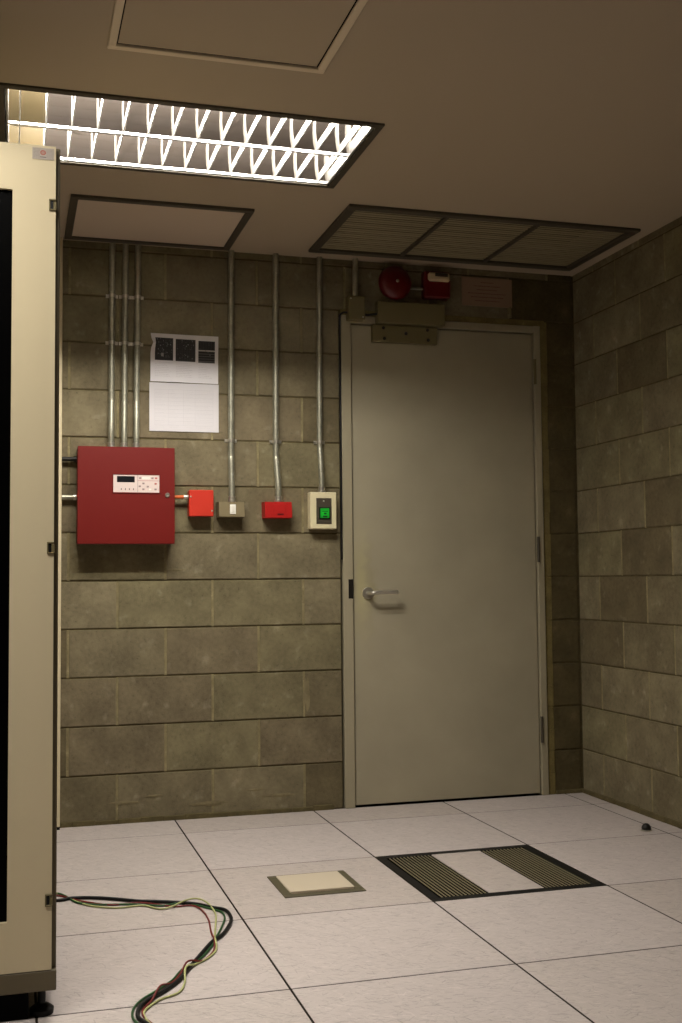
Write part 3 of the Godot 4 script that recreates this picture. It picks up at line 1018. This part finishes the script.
	# two sheets of paper
	var s1 := sheet("paper_sheet", Vector3(0.752, 1.9495, 0.0), 0.291, 0.207, printed(sheet_with_photos()), 0.0025, true)
	s1.rotation.z = -0.006
	tag(s1, "upper landscape white sheet taped to the wall with three dark photos", "paper notice", "")
	var s2 := sheet("paper_sheet", Vector3(0.7505, 1.7385, 0.0), 0.297, 0.208, printed(sheet_of_text()), 0.0012, false)
	s2.rotation.z = 0.0
	tag(s2, "lower landscape white sheet of faint tables taped below the photo sheet", "paper notice", "")
	# junction box over the frame's corner
	var jb := base("junction_box", Vector3(1.511, 2.2, 0))
	tag(jb, "olive grey junction box at the top left corner of the door frame", "junction box")
	span("box_body", Vector3(-0.037, -0.049, 0.0108), Vector3(0.037, 0.055, 0.052), M.bracket, jb, 0.002)
	span("box_lid", Vector3(-0.038, -0.05, 0.0525), Vector3(0.038, 0.056, 0.06), M.bracket, jb, 0.002)
	for s in [Vector2(-0.028, 0.044), Vector2(0.028, -0.038)]:
		turned("screw", Vector3(0, 0, 1), [Vector2(0.004, 0), Vector2(0.003, 0.002), Vector2(0, 0.0022)], M.steel, Vector3(s.x, s.y, 0.0598), jb, true, 10)
	var jc := base("conduit", Vector3(1.511, 2.2555, 0.034))
	tag(jc, "short steel conduit from the ceiling to the door corner junction box", "conduit")
	st = begin()
	tube(st, PackedVector3Array([Vector3(0, 0, 0), Vector3(0.002, H - 2.2555, 0)]), 0.0125, 14)
	put("pipe", st.commit(), M.galv, Vector3.ZERO, jc)
	var w1 := base("cable", Vector3(1.474, 2.185, 0.03))
	tag(w1, "black cable bending from junction box down the left side of the door frame", "cable")
	st = begin()
	tube(st, curve([Vector3(0.001, 0.0, 0), Vector3(-0.016, 0.001, -0.004), Vector3(-0.027, -0.008, -0.018), Vector3(-0.0275, -0.03, -0.024), Vector3(-0.0275, -0.2, -0.0255), Vector3(-0.0275, -1.1, -0.0255)], 6), 0.0045, 10)
	put("sheath", st.commit(), M.black, Vector3.ZERO, w1)
	var w2 := base("cable", Vector3(1.549, 2.180, 0.034))
	tag(w2, "short black cable between junction box and magnetic lock", "cable")
	st = begin()
	tube(st, curve([Vector3(-0.001, 0.0, 0), Vector3(0.02, -0.002, 0.001), Vector3(0.04, 0.002, 0), Vector3(0.062, 0.006, 0)], 6), 0.0055, 10)
	put("sheath", st.commit(), M.black, Vector3.ZERO, w2)
	# alarm bell
	var be := base("alarm_bell", Vector3(1.698, 2.332, 0))
	tag(be, "round dark red alarm bell on the wall above the door", "alarm bell")
	turned("back_box", Vector3(0, 0, 1), [Vector2(0.048, 0.0015), Vector2(0.048, 0.032), Vector2(0, 0.032)], M.black, Vector3.ZERO, be)
	turned("gong", Vector3(0, 0, 1), [Vector2(0.0735, 0.030), Vector2(0.0775, 0.034), Vector2(0.077, 0.042), Vector2(0.070, 0.054), Vector2(0.056, 0.064), Vector2(0.035, 0.071), Vector2(0.012, 0.074), Vector2(0, 0.0742)], M.crimson, Vector3.ZERO, be, true, 44)
	turned("bolt", Vector3(0, 0, 1), [Vector2(0.0075, 0.073), Vector2(0.0075, 0.079), Vector2(0.004, 0.081), Vector2(0, 0.081)], M.steel, Vector3.ZERO, be, false, 12)
	# strobe
	var sb := base("strobe_light", Vector3(1.899, 2.272, 0))
	tag(sb, "dark red sounder box with clear strobe lens above the door", "alarm strobe")
	span("box_body", Vector3(-0.063, 0, 0.0015), Vector3(0.063, 0.122, 0.052), M.crimson, sb, 0.006)
	var ln := begin()
	box(ln, Vector3(0.004, 0.0935, 0.058), Vector3(0.106, 0.040, 0.022), 0.008)
	put("lens", ln.commit(), M.amber, Vector3.ZERO, sb)
	var le := begin()
	box(le, Vector3(0.012, 0.102, 0.0688), Vector3(0.062, 0.016, 0.003), 0.001)
	put("lens_label", le.commit(), M.plate, Vector3.ZERO, sb)
	var lp := base("link_pipe", Vector3(1.7465, 2.316, 0.022))
	tag(lp, "short grey pipe between alarm bell and strobe", "pipe")
	st = begin()
	tube(st, PackedVector3Array([Vector3(0, 0, 0), Vector3(0.0895, 0, 0)]), 0.0065, 12)
	put("pipe", st.commit(), M.galv, Vector3.ZERO, lp)
	# plaque
	var pq := base("sign_plaque", Vector3(2.1615, 2.325, 0))
	tag(pq, "faded brown sign plate with red lines of writing above the door", "sign")
	put("plate", sheet_mesh(0.251, 0.134, 0.0, false, 0.004), printed(plaque_image(), 0.5), Vector3(0, 0, 0.0055), pq)
	var pc := base("cable", Vector3(2.277, 2.258, 0))
	tag(pc, "thin stub of pale cable hanging below the sign plate", "cable")
	st = begin()
	tube(st, PackedVector3Array([Vector3(0, 0.004, 0.006), Vector3(0.001, -0.03, 0.0065), Vector3(0.001, -0.047, 0.007)]), 0.005, 10)
	put("sheath", st.commit(), M.bracket, Vector3.ZERO, pc)

# low box whose sides slope in a little towards the wall's foot
func wedge_box(o: Node3D, hw: float, h: float, m: Material) -> void:
	var st := begin()
	var w2 := hw * 0.97
	var f := 0.06
	var b := 0.0013
	var v := [Vector3(-w2, 0, b), Vector3(w2, 0, b), Vector3(hw, h, b), Vector3(-hw, h, b), Vector3(-w2 + 0.002, 0.002, f), Vector3(w2 - 0.001, 0.002, f), Vector3(hw - 0.006, h - 0.001, f), Vector3(-hw + 0.002, h - 0.001, f)]
	var c := Vector3(0, h / 2, f / 2)
	for q in [[0, 1, 2, 3], [4, 5, 6, 7], [0, 1, 5, 4], [3, 2, 6, 7], [0, 3, 7, 4], [1, 2, 6, 5]]:
		poly(st, [v[q[0]], v[q[1]], v[q[2]], v[q[3]]], c)
	put("box_body", st.commit(), m, Vector3.ZERO, o)

# a thin sheet with some body: front carries the print
func sheet_mesh(w: float, h: float, wave: float, curl: bool, thick := 0.0006) -> Mesh:
	var st := begin()
	var nx := 14
	var ny := 10
	var pt := func(i: int, j: int) -> Vector3:
		var u := float(i) / nx
		var v := float(j) / ny
		var z := wave * (0.5 + 0.5 * sin(u * 5.0 + v * 2.0)) + wave * 0.5 * (1.0 + sin(v * 7.0 + 1.0))
		var x := (u - 0.5) * w
		if curl:
			var k: float = maxf(0.0, 1.0 - u / 0.10) * clampf(1.0 - absf(v - 0.80) / 0.14, 0.0, 1.0)
			z += 0.010 * k
			x += 0.010 * k
		return Vector3(x, (v - 0.5) * h, z)
	var nz := Vector3(0, 0, 1)
	var back := Vector3(0, 0, -thick)
	for i in nx:
		for j in ny:
			var a: Vector3 = pt.call(i, j)
			var b: Vector3 = pt.call(i + 1, j)
			var c: Vector3 = pt.call(i + 1, j + 1)
			var d: Vector3 = pt.call(i, j + 1)
			var ua := Vector2(float(i) / nx, 1.0 - float(j) / ny)
			var uc := Vector2(float(i + 1) / nx, 1.0 - float(j + 1) / ny)
			var n := (b - a).cross(d - a).normalized()
			tri(st, a, b, c, n, n, n, ua, Vector2(uc.x, ua.y), uc)
			tri(st, a, c, d, n, n, n, ua, uc, Vector2(ua.x, uc.y))
			tri(st, a + back, b + back, c + back, -n, -n, -n)
			tri(st, a + back, c + back, d + back, -n, -n, -n)
			for e in [[i == 0, a, d, Vector3(-1, 0, 0)], [i == nx - 1, b, c, Vector3(1, 0, 0)], [j == 0, a, b, Vector3(0, -1, 0)], [j == ny - 1, d, c, Vector3(0, 1, 0)]]:
				if e[0]:
					tri(st, e[1], e[2], e[2] + back, e[3], e[3], e[3])
					tri(st, e[1], e[2] + back, e[1] + back, e[3], e[3], e[3])
	return st.commit()

func sheet(called: String, at: Vector3, w: float, h: float, m: Material, wave: float, curl: bool) -> MeshInstance3D:
	return put(called, sheet_mesh(w, h, wave, curl), m, at + Vector3(0, 0, 0.0022))

# ---------------------------------------------------------------- floor things
func build_floor_things() -> void:
	# vent tile
	var v := base("vent_tile", Vector3(1.6091, 0, 1.1647))
	tag(v, "black floor vent tile with two slatted grilles and a pale centre panel", "floor vent")
	var st := begin()
	var hw := 0.2978
	var bx := 0.030
	var bz := 0.034
	for s in [-1, 1]:
		box(st, Vector3(0, -0.0145, s * (hw - bz / 2)), Vector3(2 * hw, 0.029, bz), 0.001)
		box(st, Vector3(s * (hw - bx / 2), -0.0145, 0), Vector3(bx, 0.029, 2 * (hw - bz)), 0.001)
	put("vent_frame", st.commit(), M.black, Vector3.ZERO, v)
	span("vent_pan", Vector3(-hw + 0.002, -0.0290, -hw + 0.002), Vector3(hw - 0.002, -0.0270, hw - 0.002), M.void, v)
	span("centre_panel", Vector3(-0.096, -0.0040, -0.2625), Vector3(0.093, 0.0005, 0.2625), M.tile[1], v)
	for side in 2:
		for k in 12:
			var x := lerpf(-0.255, -0.108, k / 11.0) if side == 0 else lerpf(0.106, 0.258, k / 11.0)
			span("slat", Vector3(x - 0.0019, -0.0035, -0.264), Vector3(x + 0.0019, -0.0003, 0.264), M.slat, v, 0.0006)
	# floor outlet
	var f := base("floor_outlet", Vector3(1.012, 0, 1.157))
	tag(f, "square floor outlet box with olive frame and pale raised lid", "floor outlet")
	st = begin()
	for s in [-1, 1]:
		box(st, Vector3(0, 0.0018, s * 0.116), Vector3(0.268, 0.0036, 0.032), 0.001)
		box(st, Vector3(s * 0.119, 0.0018, 0), Vector3(0.030, 0.0036, 0.20), 0.001)
	put("outlet_frame", st.commit(), M.outlet, Vector3.ZERO, f)
	span("lid", Vector3(-0.107, 0.0002, -0.114), Vector3(0.107, 0.0075, 0.090), M.lid, f, 0.0012)
	# door stop
	var d := base("door_stop", Vector3(2.452, 0, 0.797))
	tag(d, "small dark domed door stop on the floor near the right wall", "door stop")
	turned("base", Vector3.UP, [Vector2(0, 0), Vector2(0.020, 0.0), Vector2(0.020, 0.004), Vector2(0.016, 0.005), Vector2(0, 0.005)], M.steel, Vector3(-0.004, 0, 0.004), d)
	turned("dome", Vector3.UP, [Vector2(0.0185, 0.004), Vector2(0.0185, 0.010), Vector2(0.017, 0.017), Vector2(0.012, 0.024), Vector2(0.006, 0.0275), Vector2(0, 0.028)], M.dark_steel, Vector3(0.002, 0, 0), d, true)

func strand(bundle: Node3D, called: String, flat: Array, r: float, m: Material, lift: Array) -> void:
	var pts := [Vector3(-0.12, r + 0.004, flat[1] - 0.05), Vector3(0.08, r + 0.006, flat[1] - 0.01)]
	for k in flat.size() / 2:
		pts.append(Vector3(flat[2 * k], r + 0.001, flat[2 * k + 1]))
	var path := curve(pts, 6)
	for i in path.size():
		var p := path[i]
		var y := p.y
		for l in lift:      # [centre x, centre z, radius, height]
			var dd: float = Vector2(p.x - l[0], p.z - l[1]).length() / l[2]
			if dd < 1.0:
				y += l[3] * pow(cos(dd * PI / 2), 2)
		# keep the drawn place: a raised point comes a little nearer the viewer's line
		path[i] = Vector3(p.x, y, p.z)
	var st := begin()
	for i in path.size():
		path[i] -= bundle.position
	tube(st, path, r, 10)
	put(called, st.commit(), m, Vector3.ZERO, bundle)

func build_cables() -> void:
	var bundle := base("cable_bundle", Vector3(0.5, 0, 1.6))
	tag(bundle, "loose bundle of black, red, green and yellow cables snaking across the floor", "cables")
	strand(bundle, "black_cable", [0.192, 1.11, 0.236, 1.097, 0.303, 1.115, 0.368, 1.152, 0.431, 1.196, 0.492, 1.221, 0.59, 1.276, 0.639, 1.335, 0.673, 1.376, 0.675, 1.46, 0.655, 1.532, 0.619, 1.614, 0.583, 1.664, 0.537, 1.759, 0.492, 1.854, 0.457, 1.931, 0.41, 1.999, 0.363, 2.051, 0.338, 2.10, 0.332, 2.154, 0.35, 2.206, 0.375, 2.281, 0.415, 2.382], 0.0050, M.black, [])
	strand(bundle, "yellow_wire", [0.195, 1.019, 0.235, 1.108, 0.284, 1.191, 0.36, 1.241, 0.439, 1.241, 0.487, 1.294, 0.531, 1.285, 0.564, 1.262, 0.602, 1.252, 0.632, 1.312, 0.640, 1.39, 0.622, 1.50, 0.595, 1.64, 0.586, 1.72, 0.555, 1.783, 0.508, 1.833, 0.478, 1.886, 0.466, 1.954, 0.442, 2.016, 0.392, 2.05, 0.352, 2.107, 0.347, 2.15, 0.358, 2.21, 0.382, 2.279, 0.422, 2.386], 0.0027, M.wire_yellow, [[0.60, 1.28, 0.11, 0.012], [0.585, 1.67, 0.05, 0.012], [0.48, 1.88, 0.07, 0.014]])
	strand(bundle, "red_wire", [0.194, 1.047, 0.259, 1.128, 0.345, 1.202, 0.436, 1.207, 0.526, 1.278, 0.585, 1.288, 0.606, 1.345, 0.610, 1.445, 0.598, 1.56, 0.592, 1.65, 0.575, 1.735, 0.535, 1.805, 0.487, 1.84, 0.447, 1.925, 0.407, 1.985, 0.373, 2.052, 0.347, 2.104, 0.345, 2.144, 0.354, 2.18, 0.372, 2.236, 0.417, 2.37], 0.0025, M.wire_red, [[0.59, 1.66, 0.06, 0.010], [0.50, 1.84, 0.05, 0.014], [0.40, 2.0, 0.07, 0.014]])
	strand(bundle, "green_wire", [0.195, 1.018, 0.247, 1.143, 0.298, 1.185, 0.363, 1.203, 0.405, 1.218, 0.462, 1.247, 0.506, 1.262, 0.557, 1.251, 0.598, 1.290, 0.641, 1.352, 0.660, 1.39, 0.658, 1.448, 0.636, 1.525, 0.608, 1.607, 0.575, 1.70, 0.530, 1.79, 0.477, 1.85, 0.440, 1.925, 0.395, 1.985, 0.350, 2.04, 0.327, 2.09, 0.320, 2.15, 0.336, 2.212, 0.36, 2.284, 0.40, 2.39], 0.0029, M.wire_green, [])

# ---------------------------------------------------------------- all of it
func _ready() -> void:
	rng.seed = 20
	# camera, surroundings, light fittings
	set_camera_and_light()
	M.glow = mat(Color(0.9, 0.9, 0.88), 0.5)
	M.glow.emission_enabled = true
	M.glow.emission = LAMP_COLOR
	M.glow.emission_energy_multiplier = 2.0
	M.green = mat(Color(0.05, 0.45, 0.12), 0.4)
	M.green.emission_enabled = true
	M.green.emission = Color(0.02, 0.62, 0.14)
	M.green.emission_energy_multiplier = 0.35
	make_materials()
	M.green_dark = mat(Color(0.01, 0.12, 0.03), 0.5)
	M.outlet = mat(Color(0.30, 0.275, 0.19), 0.6)
	M.slat = mat(Color(0.52, 0.485, 0.385), 0.45, 0.3)
	M.lid = mat(Color(0.74, 0.69, 0.605), 0.5, 0, 0.3)
	M.wire_yellow = mat(Color(0.66, 0.67, 0.45), 0.45)
	M.wire_red = mat(Color(0.42, 0.09, 0.08), 0.45)
	M.wire_green = mat(Color(0.12, 0.29, 0.13), 0.45)
	ceiling_light(LIGHT_X, LIGHT_Z, 4.2, "lit recessed louvred fluorescent ceiling light above the rack")
	ceiling_light(LIGHT2_X, LIGHT2_Z, 2.8, "unseen second recessed louvred ceiling light in front of the rack, placed as fill")  # out of view; placed to fill the rack front and spare the right wall
	build_room()
	build_door()
	build_rack()
	build_ceiling_things()
	build_wall_things()
	build_floor_things()
	build_cables()
